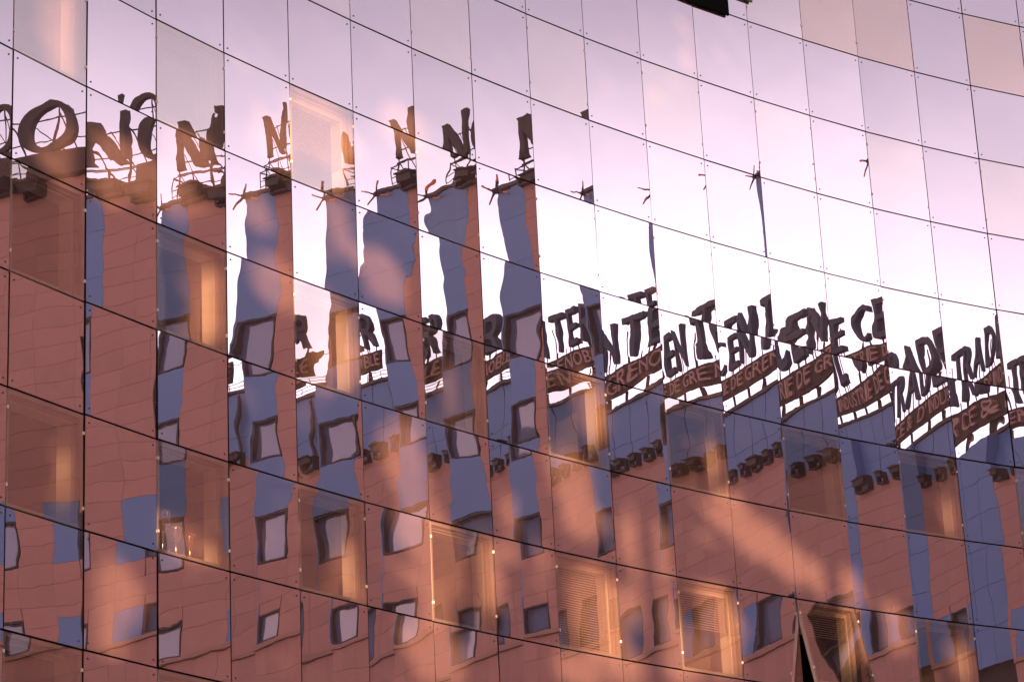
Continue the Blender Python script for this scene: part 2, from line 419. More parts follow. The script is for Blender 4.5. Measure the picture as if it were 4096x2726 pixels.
office = empty('glass_office_building', 'curved office front of pink mirrored glass panels reflecting its neighbours', 'building', (2.647, 45.527, GROUND))
WIN = {}
def is_window(c, r):
    return (r % 2 == 1 and c % 2 == 0) or (c, r) == (13, -3)
SLATS = {(8, 5): 1.0, (4, 1): .62, (2, 1): .30, (10, 5): .5, (12, 5): 0.35}
ROLL = {}
for c in (8, 10, 12, 14, 16):
    for r in (-1, 1, -3):
        ROLL[(c, r)] = 'roller'
ROLL[(6, -1)] = 'roller'; ROLL[(4, -1)] = 'roller'; ROLL[(0, -1)] = 'roller'
for k in ((13, -3), (14, -3), (16, -3)): ROLL[k] = 'rollerp'
backing = MB()
def quad(mb, pts):
    k = len(mb.v); mb.v += [tuple(p) for p in pts]; mb.f.append((k, k + 1, k + 2, k + 3))
slot = {}
for ci in range(len(PLAN) - 1):
    c = ci + C0
    (x0, y0), (x1, y1) = PLAN[ci], PLAN[ci + 1]
    th = math.atan2(y1 - y0, x1 - x0); w = math.hypot(x1 - x0, y1 - y0)
    T = Vector((math.cos(th), math.sin(th), 0)); IN = Vector((-math.sin(th), math.cos(th), 0))
    for r in range(R0, R1 + 1):
        zb = ZTOP - r * PH
        ctr = Vector(((x0 + x1) / 2, (y0 + y1) / 2, zb + PH / 2))
        slot[(c, r)] = (ctr, th, w, T, IN)
        co = coefs(c, r)
        seen = -2 <= r <= 7 and -1 <= c <= 17
        if is_window(c, r):
            open_it = (c, r) == (12, 5)
            me, y_at = panel_grid(c, r, w, PH, 30 if seen else 8, R(.030), co)
            fr = MB()
            x_, z_ = w / 2 - .012, PH / 2 - .016
            fr.ring(-x_, x_, .020, .085, -z_, z_, .05)
            fm = fr.mesh('window_frame')
            win = link('window', fm, M['sash'])
            me.materials.append(M['panepeach' if ROLL.get((c, r)) == 'rollerp' else 'panetop' if r <= 1 and (c, r) not in SLATS and c != 0 else 'panemid' if r <= 1 and (c, r) != (4, 1) else 'pane']); me.materials.append(M['sash'])
            pane = link('pane', me, None, win)
            if not open_it:
                win.location = ctr; win.rotation_euler = (0, 0, th)
            else:                                   # top-hung sash pushed out at the bottom
                top = ctr + Vector((0, 0, z_))
                tilt = R(-12.5)
                mw = Matrix.Translation(top) @ Matrix.Rotation(th, 4, 'Z') @ Matrix.Rotation(tilt, 4, 'X') @ Matrix.Translation((0, 0, -z_))
                # tilt about the wall's own horizontal so that the foot swings outwards
                win.location = mw.to_translation(); win.rotation_euler = mw.to_euler()
                win['label'] = 'top hung window pushed open at the bottom'
            clips = MB()
            for sx in (-1, 1):
                for zz in (-.52, .55):
                    clips.box(sx * x_ - .012, sx * x_ + .012, -.012, .02, zz - .022, zz + .022)
            link('edge_clip', clips.mesh('edge_clip'), M['clip'], win)['kind'] = 'stuff'
            q = random.Random(c * 13 + r)
            co2 = [k * .8 for k in co]; co2[0] += R(q.gauss(0, .16)); co2[1] += R(q.gauss(0, .14))
            me2, _ = panel_grid(c + 50, r, w - .10, PH - .10, 10, R(.05), co2, skirt=.006)
            me2.materials.append(M['inner']); me2.materials.append(M['edge'])
            link('inner_pane', me2, None, win, (0, .058, 0))
            bake(win, office)
            # the opening behind the sash: fixed frame, reveals and the room
            wi = link('window_opening', MB().ring(-x_ - .004, x_ + .004, .10, .16, -z_ - .006, z_ + .006, .085).mesh('window_opening'), M['frame'], None, ctr, th)
            bake(wi, office)
            rv = MB()
            rv.box(x_ - .10, x_ + .03, .162, .40, -z_, z_)
            rv.box(-x_ - .03, -x_ + .08, .162, .40, -z_, z_)
            rv.box(-x_ + .082, x_ - .102, .162, .40, z_ - .10, z_)
            link('reveal', rv.mesh('reveal'), M['white'], wi)
            link('sill', MB().box(-x_ + .082, x_ - .102, .162, .42, -z_, -z_ + .05).mesh('sill'), M['white'], wi)
            rm = MB(); X0, X1, Y1, Z0_, Z1_ = -x_ - .5, x_ + .35, 2.1, -z_ - .03, z_ + .03
            for p in (((X0, Y1, Z0_), (X1, Y1, Z0_), (X1, Y1, Z1_), (X0, Y1, Z1_)), ((X1, .41, Z0_), (X1, .41, Z1_), (X1, Y1, Z1_), (X1, Y1, Z0_)),
                      ((X0, .41, Z0_), (X0, Y1, Z0_), (X0, Y1, Z1_), (X0, .41, Z1_)), ((X0, .41, Z1_), (X0, Y1, Z1_), (X1, Y1, Z1_), (X1, .41, Z1_)),
                      ((X0, .41, Z0_), (X1, .41, Z0_), (X1, Y1, Z0_), (X0, Y1, Z0_)),
                      ((X0, .41, Z0_), (X0, .41, Z1_), (-x_, .41, Z1_), (-x_, .41, Z0_)), ((x_, .41, Z0_), (x_, .41, Z1_), (X1, .41, Z1_), (X1, .41, Z0_))):
                quad(rm, p)
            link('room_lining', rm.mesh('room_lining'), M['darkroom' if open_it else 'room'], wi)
            if (c, r) in SLATS:
                bl = MB(); n = int(SLATS[(c, r)] * 1.48 / .042)
                for k in range(n):
                    zt = z_ - .12 - k * .042
                    bl.v += [(-x_ + .085, .172, zt), (x_ - .105, .172, zt), (x_ - .105, .196, zt + .020), (-x_ + .085, .196, zt + .020)]
                    k0 = len(bl.v) - 4; bl.f.append((k0, k0 + 1, k0 + 2, k0 + 3))
                    bl.v += [(-x_ + .085, .1725, zt - .0012), (x_ - .105, .1725, zt - .0012), (x_ - .105, .1965, zt + .0188), (-x_ + .085, .1965, zt + .0188)]
                    k0 = len(bl.v) - 4; bl.f.append((k0 + 3, k0 + 2, k0 + 1, k0))
                bl.box(-x_ + .085, x_ - .105, .17, .2, z_ - .16, z_ - .105)
                vb = link('venetian_blind', bl.mesh('venetian_blind'), M['blind'], wi)
            if (c, r) in ROLL:
                rb = MB().box(-x_ + .085, x_ - .105, .166, .172, -z_ + .10, z_ - .11)
                link('roller_blind', rb.mesh('roller_blind'), M[ROLL[(c, r)]], wi)
            # wall round the opening stays closed above and below
            o_ = ctr
        else:
            me, y_at = panel_grid(c, r, w, PH, 30 if seen else 8, R(.024), co)
            me.materials.append(M['mirror']); me.materials.append(M['edge'])
            pn = link('glass_panel', me, None, None, ctr, th)
            bake(pn, office)
            sc = MB()
            for sx in (-1, 1):
                for sz in (-1, 1):
                    px, pz = sx * (w / 2 - .085), sz * (PH / 2 - .105)
                    yy = y_at(px, pz)
                    sc.tube((px, yy + .002, pz), (px, yy - .007, pz), .0135, 8)
            s_ = link('fixing_screw', sc.mesh('fixing_screw'), M['screw'], pn)
            s_['kind'] = 'stuff'
            # dark backing wall behind the pane
            a_ = ctr - T * (w / 2 + .004) + IN * .07; b_ = ctr + T * (w / 2 + .004) + IN * .07
            hz = Vector((0, 0, PH / 2 + .01))
            quad(backing, (a_ - hz, b_ - hz, b_ + hz, a_ + hz))
off = Vector((2.647, 45.527, GROUND))
backing.v = [tuple(Vector(p) - off) for p in backing.v]
link('backing_wall', backing.mesh('backing_wall'), M['dark'], office)
# plinth below, parapet above and the body of the building behind
pl = MB(); bd = MB(); cp = MB()
zlow = ZTOP - R1 * PH; zhigh = ZTOP - R0 * PH + PH
for ci in range(len(PLAN) - 1):
    c = ci + C0
    ctr, th, w, T, IN = slot[(c, 0)]
    for mb, za, zc, d0 in ((pl, GROUND, zlow - .02, .03), (cp, zhigh + .02, zhigh + .9, -.05)):
        a_ = Vector((ctr.x, ctr.y, 0)) - T * (w / 2) + IN * d0; b_ = Vector((ctr.x, ctr.y, 0)) + T * (w / 2) + IN * d0
        k = len(mb.v)
        for p in (a_, b_, b_ + IN * .4, a_ + IN * .4):
            for z in (za, zc):
                mb.v.append((p.x - off.x, p.y - off.y, z - off.z))
        for q in ((0, 2, 3, 1), (2, 4, 5, 3), (4, 6, 7, 5), (6, 0, 1, 7), (1, 3, 5, 7), (0, 6, 4, 2)):
            mb.f.append(tuple(k + i for i in q))
    for za, zc in ((GROUND, zhigh + .5),):
        a_ = Vector((ctr.x, ctr.y, 0)) - T * (w / 2) + IN * 2.3; b_ = Vector((ctr.x, ctr.y, 0)) + T * (w / 2) + IN * 2.3
        k = len(bd.v)
        for p in (a_, b_, b_ + IN * 9, a_ + IN * 9):
            for z in (za, zc):
                bd.v.append((p.x - off.x, p.y - off.y, z - off.z))
        for q in ((0, 2, 3, 1), (2, 4, 5, 3), (4, 6, 7, 5), (6, 0, 1, 7), (1, 3, 5, 7)):
            bd.f.append(tuple(k + i for i in q))
M['stone'] = mat('pale_plinth_stone', (0.32, 0.29, 0.27), 0.8, var=.15, bump=.2)
link('plinth', pl.mesh('plinth'), M['stone'], office)
link('parapet', cp.mesh('parapet'), M['cornice'], office)
link('rear_wall', bd.mesh('rear_wall'), M['stone'], office)

# two dark louvre boxes standing off the glass at the top edge of the picture
def louvre(name, c, r, sx0, sx1, zlo, off_n, label, deep, m, fin):
    ctr, th, w, T, IN = slot[(c, r)]
    p = ctr - IN * off_n
    o = empty(name, label, 'louvre blade', (p.x, p.y, zlo), th, 'dark louvre blades fixed in front of the glass')
    link('casing', MB().box(sx0, sx1, -deep, 0, 0, .33).mesh('casing'), m, o)
    link('bracket', MB().box(sx0 + .2, sx0 + .3, 0, off_n - .02, .12, .20).mesh('bracket'), M['black'], o)
    link('end_plate', MB().box(sx1, sx1 + .012, -deep + .01, -.01, .01, .32).mesh('end_plate'), fin, o)
    return o
M['green'] = mat('green_painted_end', (0.10, 0.15, 0.05), 0.6)
louvre('louvre_blade', 11, -3, -2.3, .18, 23.375, .03, 'long black louvre blade at the top edge above the glass panels', .04, M['jet'], M['jet'])
louvre('louvre_blade', 11, -3, -2.0, .865, 23.86, .03, 'dark louvre blade with a green end right of the long black one', .04, M['green'], M['green'])

# ---------------------------------------------------------------- reflected neighbours: frames of reference
AX, AY, ATH = 36.307, 46.6, 2.44585
BX, BY, BTH, BK = 43.039, 45.5, 2.56331, 0.046053
def PA(u, d=0.0):
    n = (-math.sin(ATH), math.cos(ATH))
    return AX + u * math.cos(ATH) + d * n[0], AY + u * math.sin(ATH) + d * n[1], ATH
def PB(u, d=0.0):
    th = BTH + BK * u
    x = BX + (math.sin(th) - math.sin(BTH)) / BK; y = BY - (math.cos(th) - math.cos(BTH)) / BK
    return x - math.sin(th) * d, y + math.cos(th) * d, th

def cut(rects, hole):
    out = []
    for (u0, u1, z0, z1) in rects:
        a, b, c, d = hole
        if a >= u1 or b <= u0 or c >= z1 or d <= z0:
            out.append((u0, u1, z0, z1)); continue
        if a > u0: out.append((u0, a, z0, z1))
        if b < u1: out.append((b, u1, z0, z1))
        lo, hi = max(u0, a), min(u1, b)
        if c > z0: out.append((lo, hi, z0, c))
        if d < z1: out.append((lo, hi, d, z1))
    return out

def piece(P, name, root, rect, m, d0=-.06, d1=0.0, gap=.005, gu=None):
    u0, u1, z0, z1 = rect
    if u1 - u0 < .06 or z1 - z0 < .05: return None
    x, y, th = P((u0 + u1) / 2)
    me = box_mesh(u1 - u0 - 2 * (gap if gu is None else gu), d0, d1, z1 - z0 - 2 * gap, m)
    o = link(name, me, None, None, (x, y, (z0 + z1) / 2), th)
    return bake(o, root)

def window(P, root, rect, depth=.20, fw=.045, mull=()):
    u0, u1, z0, z1 = rect
    x, y, th = P((u0 + u1) / 2)
    w, h = u1 - u0, z1 - z0
    f = MB().ring(-w / 2, w / 2, -depth - .06, .006, -h / 2, h / 2, fw)
    for k in mull:
        f.box(-w / 2 + k - .03, -w / 2 + k + .03, -depth - .05, -depth + .05, -h / 2 + fw, h / 2 - fw)
    o = bake(link('window', f.mesh('window_frame'), M['winfr'], None, (x, y, (z0 + z1) / 2), th), root)
    g = link('pane', MB().box(-w / 2 + fw, w / 2 - fw, -depth - .02, -depth, -h / 2 + fw, h / 2 - fw).mesh('pane'), M['hglass'], o)
    return o

def cladding(P, root, u0, u1, us, zs, holes, m, name):
    """separate panels between the joints us x zs, left out where holes are"""
    for i in range(len(us) - 1):
        for j in range(len(zs) - 1):
            rs_ = [(us[i], us[i + 1], zs[j], zs[j + 1])]
            for h in holes: rs_ = cut(rs_, h)
            for q in rs_: piece(P, name, root, q, m, gu=.0025)

# ---- hotel tower (plane A)
x, y, th = PA(3.0)
tower = empty('hotel_tower', 'tall terracotta tower with a narrow blue window strip along its corner', 'building', (x, y, GROUND), ATH)
A_WIN = [(-1.03, -.01, 27.93, 29.61), (-1.03, -.01, 25.08, 26.41), (-1.03, -.01, 21.75, 23.17), (-1.03, -.01, 19.26, 20.18)]
A_SQ = [(1.24, 2.30, 21.68, 23.55), (1.24, 2.30, 19.26, 20.19)]
A_WIN2 = [(2.34, 3.5, 21.68, 23.17), (2.34, 3.5, 19.26, 20.19), (5.2, 6.3, 21.68, 23.17), (5.2, 6.3, 19.26, 20.19), (5.2, 6.3, 25.0, 26.4), (5.2, 6.3, 28.0, 29.4), (2.72, 4.9, 26.35, 27.05)]  # last pane added for the open sash to mirror
A_DARK_SLATS = [(2.72, 4.9, 27.08, 28.5), (2.72, 4.9, 25.0, 26.32)]  # slat fields added so the open sash mirrors something dark
for h in A_WIN: window(PA, tower, h, depth=.17)
for h in A_WIN2: window(PA, tower, h, depth=.17)
for q in ((-1.06, .02, 32.77, 33.84), (-1.06, .02, 31.17, 32.77), (-1.06, .02, 29.63, 31.17), (-1.06, .02, 26.43, 27.91), (-1.06, .02, 23.19, 25.06)):
    piece(PA, 'blue_panel', tower, q, M['blue'])
for u0, u1, z0, z1 in A_DARK_SLATS:
    for k in range(int((z1 - z0) / .14)):
        piece(PA, 'added_dark_slat', tower, (u0, u1, z0 + .14 * k, z0 + .14 * k + .12), M['jet'], d0=-.16, d1=-.04)
for q in A_SQ: piece(PA, 'blue_panel', tower, q, M['blue'])
zs = [19.26] + [z for z in (np.arange(19.94, 33.2, .6).round(3).tolist())] + [33.84]
us = [-1.06, .02, 1.24, 2.54, 3.84, 5.14, 6.44, 7.74, 9.0]
holes = A_WIN + A_SQ + A_WIN2 + A_DARK_SLATS + [(-1.06, .02, 21.72, 33.84)]
cladding(PA, tower, -1.06, 9, us, zs, holes, M['brick'], 'terracotta_panel')
# lower skirt of the tower below the ledge: taller panels with upright joints
us2 = [-1.06 + .52 * k for k in range(20)]
zs2 = [14.0, 16.0, 17.55, 18.35, 19.10]
cladding(PA, tower, -1.06, 9, us2, zs2, [], M['brick'], 'terracotta_panel')
def boxA(name, u0, u1, d0, d1, z0, z1, m, root=tower, parent=None):
    x, y, th = PA((u0 + u1) / 2)
    return bake(link(name, MB().box(-(u1 - u0) / 2, (u1 - u0) / 2, d0, d1, 0, z1 - z0).mesh(name), m, None, (x, y, z0), th), root)
boxA('ledge', -1.10, 9.0, -.05, .09, 19.12, 19.24, M['ledge'])
boxA('core_wall', -1.02, 9.0, -8, -.27, GROUND, 33.80, M['dark'])
boxA('corner_trim', -1.10, -1.062, -.30, -.002, 19.3, 33.84, M['blue'])
boxA('base_wall', -1.05, 9.0, -.26, -.02, GROUND, 13.99, M['brick'])
boxA('cornice', -1.12, .90, -.25, .05, 33.86, 33.97, M['cornice'])
boxA('roof_overhang', .88, 9.0, -1.2, .22, 33.87, 34.62, M['board'])
boxA('roof', -1.0, 9.0, -8, -.26, 33.81, 33.9, M['roof'])

# rooftop letters of the tower, made from their strokes
def stroke(pts): return pts
def letter_mesh(kind, w, h, d):
    mb = MB(); s = .20 * w / .95
    def fl(x, z, up_=1):   # flared foot or head
        mb.prism([(x - s * .62, z), (x + s * .62, z), (x + s * .42, z + up_ * .10 * h), (x - s * .42, z + up_ * .10 * h)], 0, d)
    if kind == 'N':
        mb.prism([(.02, 0), (.02 + s, 0), (.04 + s, h * .97), (.03, h * .97)], 0, d)
        mb.prism([(-.03, h * .97), (.04 + s * 1.15, h * .97), (w - s * .1, .0), (w - s * 1.25, 0)], .004, d - .004)
        mb.prism([(w - s * .72, .12 * h), (w - s * .08, .12 * h), (w + .02, h * 1.10), (w - s * .75, h * 1.10)], .008, d - .008)
        fl(.03 + s / 2, 0)
    elif kind == 'O':
        n = 28
        for i in range(n):
            a0, a1 = 2 * math.pi * i / n, 2 * math.pi * (i + 1) / n
            def p(a, k):
                t = s * (.62 + .38 * abs(math.cos(a + .35)))
                return (w / 2 + (w / 2 - k * t) * math.cos(a), h / 2 + (h / 2 - k * t) * math.sin(a))
            mb.prism([p(a0, 0), p(a1, 0), p(a1, 1), p(a0, 1)], 0, d)
    elif kind == 'V':
        mb.prism([(0, h), (s * 1.2, h), (w / 2 + s * .5, 0), (w / 2 - s * .4, 0)], 0, d)
        mb.prism([(w - s * .7, h), (w, h), (w / 2 + s * .45, 0), (w / 2 - s * .1, .0)], .004, d - .004)
    elif kind == 'T':
        mb.prism([(w / 2 - s / 2, 0), (w / 2 + s / 2, 0), (w / 2 + s / 2, h), (w / 2 - s / 2, h)], 0, d)
        mb.prism([(0, h - s * .7), (w, h - s * .7), (w, h), (0, h)], .004, d - .004)
    elif kind == 'E':
        mb.prism([(0, 0), (s, 0), (s, h), (0, h)], 0, d)
        for z in (0, h / 2 - s * .35, h - s * .7):
            mb.prism([(s * .5, z), (w, z), (w, z + s * .7), (s * .5, z + s * .7)], .004, d - .004)
    else:
        mb.prism([(0, 0), (s, 0), (s, h), (0, h)], 0, d)
        mb.prism([(s * .5, 0), (w, 0), (w, s * .7), (s * .5, s * .7)], .004, d - .004)
    return mb.mesh('letter')

x, y, th = PA(3.5)
sgn = empty('rooftop_sign', 'large dark letters reading NOVOTEL on a tubular frame above the tower roof', 'sign', (x, y, 33.95), ATH)
uu = -.37
for ch, wd in zip('NOVOTEL', (1.0, 1.18, 1.1, 1.18, 1.0, .9, .9)):
    x, y, th = PA(uu)
    o = link('letter', letter_mesh(ch, wd, 1.60 if ch != 'O' else 1.72, .16), M['brown'], None, (x, y, 34.78 if ch != 'O' else 34.67), th)
    bake(o, sgn)
    uu += wd + .22
fr = MB()
for u in np.arange(-.45, 8.6, .95):
    fr.tube((u, -.12, 34.62 if u > .8 else 33.97), (u, -.12, 36.3), .022)
    fr.tube((u, -.12, 34.75), (u, -.95, 34.2), .016); fr.tube((u, -.12, 36.15), (u, -1.0, 34.7), .016)
for z in (34.74, 35.15, 35.95):
    fr.tube((-.5, -.1, z), (8.6, -.1, z), .022)
fr.tube((-.5, .10, 34.58), (.86, .10, 34.58), .02); fr.tube((-.5, .10, 34.22), (.86, .10, 34.22), .014)
for u in (-.5, .18, .84):
    fr.tube((u, .10, 33.97), (u, .10, 34.6), .02)
fr.tube((-.5, .10, 34.58), (-.5, -.9, 34.58), .02); fr.tube((-.5, .10, 34.0), (.2, -.5, 34.58), .012)
fr.tube((.6, -.1, 34.75), (.1, -.1, 36.0), .014); fr.tube((1.7, -.1, 34.75), (.8, -.1, 36.1), .014)
x, y, th = PA(0)
bake(link('support_frame', fr.mesh('support_frame'), M['brown'], None, (x, y, 0), ATH), sgn)

# star shaped lamp on the corner of the tower roof
x, y, th = PA(-1.10, .04)
star = empty('star_lamp', 'star shaped roof lamp with orange tipped arms on the tower corner', 'lamp', (x, y, 33.84), ATH)
link('hub', MB().lathe([(0, -.09), (.07, -.06), (.095, 0), (.07, .06), (0, .09)]).mesh('hub', True), M['black'], star)
for k, (dx, dz) in enumerate(((0.02, 1), (-.86, .42), (-.80, -.55), (.90, -.42))):
    a = Vector((dx, .12 * (1 if k % 2 else -1), dz)).normalized()
    ar = link('arm', MB().tube(a * .05, a * .27, .034, 8, .026).mesh('arm'), M['black'], star)
    link('lamp_tip', MB().tube(a * .275, a * .52, .030, 8, .024).mesh('lamp_tip'), M['orange'], ar)
link('bracket', MB().tube((.06, 0, -.02), (.5, -.03, -.02), .03).mesh('bracket'), M['black'], star)

# floodlights: a hooded box on a short yoke
def flood_meshes(s):
    body = MB(); body.prism([(-.24 * s, -.16 * s), (.24 * s, -.16 * s), (.28 * s, .12 * s), (.10 * s, .22 * s), (-.12 * s, .22 * s), (-.28 * s, .12 * s)], .05, .42 * s)
    hood = MB().box(-.30 * s, .30 * s, .08, .50 * s, .10 * s, .14 * s)
    yoke = MB().box(-.33 * s, -.29 * s, .0, .2, -.30, .10); yoke.box(.29 * s, .33 * s, .0, .2, -.30, .10); yoke.box(-.33 * s, .33 * s, .0, .2, -.33, -.29)
    return body.mesh('housing'), hood.mesh('hood'), yoke.mesh('yoke')
FM = {}
def floodlight(P, u, z, s, label, group):
    if s not in FM:
        FM[s] = flood_meshes(s)
        for me in FM[s]: me.materials.append(M['black'])
    x, y, th = P(u)
    o = empty('floodlight', label, 'floodlight', (x, y, z), th, group)
    for nme, me in zip(('housing', 'hood', 'yoke'), FM[s]): link(nme, me, None, o)
    return o
floodlight(PA, .24, 33.98, 1.0, 'black floodlight at the foot of the first NOVOTEL letter', 'floodlights on the neighbouring roofs')
floodlight(PA, 1.15, 33.62, 1.2, 'black floodlight hung under the dark overhang of the tower', 'floodlights on the neighbouring roofs')

# ---- trade centre block (curved wall B)
x, y, th = PB(-3)
block = empty('trade_centre_block', 'low curved block with blue top storey and terracotta wall below', 'building', (x, y, GROUND), BTH)
ZF, ZR, ZL = 26.5, 29.05, 20.08
B_WIN = [(-2.48, -.95, 20.2, 21.78), (-4.22, -3.3, 20.2, 21.8), (-5.95, -4.9, 20.2, 21.78), (-.3, .6, 20.2, 21.78)]
B_SQ = [(-3.15, -2.52, 20.2, 21.78), (-4.82, -4.26, 20.2, 21.8), (-6.86, -5.99, 20.2, 21.78)]
for h in B_WIN: window(PB, block, h)
for h in B_SQ: piece(PB, 'blue_panel', block, h, M['blue'])
zsB = [ZL + .06] + np.arange(20.9, 26.5, .58).round(3).tolist()
zsB = [z for z in zsB if z < ZF - .3] + [ZF]
usB = [-7.1 + 1.15 * k for k in range(11)]
holesB = B_WIN + B_SQ
cladding(PB, block, -7.1, 4.5, usB, zsB, holesB, M['brick'], 'terracotta_panel')
# far left bay: blue grid from the ledge to the roof
usL = [-12.5 + .9 * k for k in range(7)]
zsL = [20.2, 21.5, 22.9, 24.3, 25.5, 26.7, 27.9, ZR - .1]
for i in range(6):
    for j in range(7):
        piece(PB, 'blue_panel', block, (usL[i], usL[i + 1], zsL[j], zsL[j + 1]), M['blue'], gap=.008)
# top storey, set back behind the floodlight shelf
usT = [-7.1 + .96 * k for k in range(13)]
def PBs(u, d=0.0): return PB(u, d - .35)
for i in range(12):
    for j, (z0, z1) in enumerate(((ZF, 27.48), (27.48, ZR - .1))):
        piece(PBs, 'blue_panel', block, (usT[i], usT[i + 1], z0, z1), M['blue'], gap=.008)
# strips that follow the curve
def band(name, root, u0, u1, d0, d1, z0, z1, m, n=26):
    mb = MB()
    for k in range(n + 1):
        u = u0 + (u1 - u0) * k / n
        for d in (d0, d1):
            x, y, _ = PB(u, d)
            for z in (z0, z1): mb.v.append((x, y, z))
    for k in range(n):
        a = 4 * k; b = a + 4
        for q in ((0, 1), (1, 3), (3, 2), (2, 0)):
            mb.f.append((a + q[0], b + q[0], b + q[1], a + q[1]))
    mb.f.append((0, 2, 3, 1)); a = 4 * n; mb.f.append((a, a + 1, a + 3, a + 2))
    return bake(link(name, mb.mesh(name), m), root)
band('cornice', block, -12.5, 4.5, -.42, -.27, ZR - .09, ZR + .02, M['cornice'])
band('ledge', block, -7.0, 4.5, -.04, .08, ZL - .08, ZL + .04, M['ledge'])
band('core_wall', block, -12.4, 4.6, -6.0, -.46, GROUND, ZR - .12, M['dark'])
band('core_wall', block, -12.4, 4.6, -.45, -.29, GROUND, ZF - .02, M['dark'])
band('flood_shelf', block, -7.0, 4.6, -.34, -.07, ZF - .03, ZF, M['brick'])
band('roof', block, -12.4, 4.6, -6.0, -.43, ZR - .1, ZR - .03, M['roof'])
band('base_wall', block, -12.4, 4.6, -.28, -.02, GROUND, 16.3, M['brick'])
for k in range(9):
    u0 = -11.8 + 1.75 * k
    window(PB, block, (u0, u0 + 1.6, 2.35, 3.6), depth=.12, fw=.07)
band('canopy', block, -12.4, 4.6, .02, .9, 3.66, 3.9, M['black'])
band('fascia', block, -12.4, 4.6, .0, .10, 3.92, 5.6, M['cornice'])
band('shop_counter', block, -12.4, 4.6, .0, .25, GROUND, 2.3, M['black'])
usB2 = [-7.0 + .55 * k for k in range(21)]
cladding(PB, block, -7.1, 4.5, usB2, [16.32, 17.9, 18.85, ZL - .1], [], M['brick'], 'terracotta_panel')
band('return_wall', block, -7.14, -7.105, -.40, -.01, 20.2, ZR - .1, M['blue'], 1)
rail = MB()
for k in range(19):
    u = .3 + k * .15
    a = PB(u, -.40); b_ = PB(u + .15, -.40)
    for z in (ZR + .34, ZR + .20): rail.tube((a[0], a[1], z), (b_[0], b_[1], z), .014, 5)
    if k % 5 == 0: rail.tube((a[0], a[1], ZR - .02), (a[0], a[1], ZR + .36), .018, 5)
bake(link('roof_railing', rail.mesh('roof_railing'), M['ledge']), block)
pipe = MB()
for (u, z0, z1) in ((1.6, 25.4, 28.8), (2.4, 25.4, 28.8)):
    a = PB(u, -.26); pipe.tube((a[0], a[1], z0), (a[0], a[1], z1), .05, 8)
bake(link('drain_pipe', pipe.mesh('drain_pipe'), M['cornice']), block)
ORD = ['first', 'second', 'third', 'fourth', 'fifth', 'sixth', 'seventh', 'eighth', 'ninth', 'tenth', 'eleventh', 'twelfth', 'thirteenth', 'fourteenth']
for k, u in enumerate((-6.6, -5.7, -4.8, -3.9, -3.0, -2.1, -1.35, -.6, .2, 1.05, 1.9)):
    floodlight(PB, u, ZF + .13, (.78, .60, .68)[k % 3], ORD[k] + ' floodlight from the left in the row on the terracotta wall top', 'floodlights along the terracotta wall top')

# ---- rooftop sign of the block: letters above a lettered board
def text_mesh(ch):
    cu = bpy.data.curves.new('letter', 'FONT'); cu.body = ch; cu.size = 1; cu.offset = .004; cu.extrude = .5; cu.resolution_u = 5
    o = bpy.data.objects.new('letter', cu); COL.objects.link(o)
    dg = bpy.context.evaluated_depsgraph_get()
    me = bpy.data.meshes.new_from_object(o.evaluated_get(dg))
    bpy.data.objects.remove(o); bpy.data.curves.remove(cu)
    return me
TM = {}
def letter(P, root, ch, u0, u1, z0, z1, d0, d1, m):
    if ch not in TM:
        me = text_mesh(ch)
        v = np.empty(len(me.vertices) * 3, np.float32); me.vertices.foreach_get('co', v)
        F = [tuple(reversed(p.vertices)) for p in me.polygons]
        TM[ch] = (v.reshape(-1, 3).copy(), F); bpy.data.meshes.remove(me)
    v, F = TM[ch]; lo, hi = v.min(0), v.max(0)
    t = (v - lo) / (hi - lo)
    q = np.stack([(t[:, 0] - .5) * (u1 - u0), d0 + t[:, 2] * (d1 - d0), z0 + t[:, 1] * (z1 - z0)], 1)
    me = bpy.data.meshes.new('letter'); me.from_pydata(q.tolist(), [], F); me.update()
    x, y, th = P((u0 + u1) / 2)
    return bake(link('letter', me, m, None, (x, y, 0), th), root)
x, y, th = PB(-4)
tsign = empty('rooftop_sign', 'navy block letters WORLD TRADE CENTER over a brown lettered board on posts', 'sign', (x, y, ZR), BTH)
BIG = [('T', -9.15, -8.45), ('R', -8.38, -7.78), ('A', -7.70, -6.88), ('D', -6.66, -5.92), ('E', -5.68, -5.05),
       ('C', -4.52, -3.74), ('E', -3.43, -2.82), ('N', -2.68, -1.90), ('T', -1.50, -.60), ('E', -.36, .28), ('R', .50, 1.17)]
for ch, a, b_ in BIG: letter(PB, tsign, ch, a, b_, 30.37, 31.74, -.40, -.20, M['navy'])
for k, ch in enumerate('DLROW'): letter(PB, tsign, ch, -10.65 - .95 * k, -9.92 - .95 * k, 30.37, 31.74, -.40, -.20, M['navy'])
band('board', tsign, -12.6, 1.22, -.44, -.36, 29.48, 30.23, M['board'], 40)
SMALL = []
def word(s, a, b_):
    wd = [.45 if c_ in "I'" else (1.15 if c_ in 'MO' else 1.0) for c_ in s]
    k = (b_ - a) / sum(wd); p = a
    for c_, w_ in zip(s, wd):
        if c_ == "'": SMALL.append((c_, p + k * w_ * .3, p + k * w_ * .7, 1))
        else: SMALL.append((c_, p + k * w_ * .10, p + k * w_ * .90, 0))
        p += k * w_
for ch, a, b_ in zip('GRENOBLE', (-2.45, -1.90, -1.37, -.82, -.25, .27, .66, .92), (-1.98, -1.45, -.95, -.33, .19, .60, .88, 1.17)): SMALL.append((ch, a, b_, 0))
word('DE', -3.48, -2.64); word('INDUSTRIE', -6.26, -3.66); word("D'", -7.02, -6.38); word('&', -7.74, -7.22)
word('COMMERCE', -11.1, -7.88); word('DE', -11.95, -11.25)
for ch, a, b_, ap in SMALL:
    letter(PB, tsign, ch, a, b_, 29.92 if ap else 29.62, 30.10, -.36, -.28, M['tan'])
posts = MB()
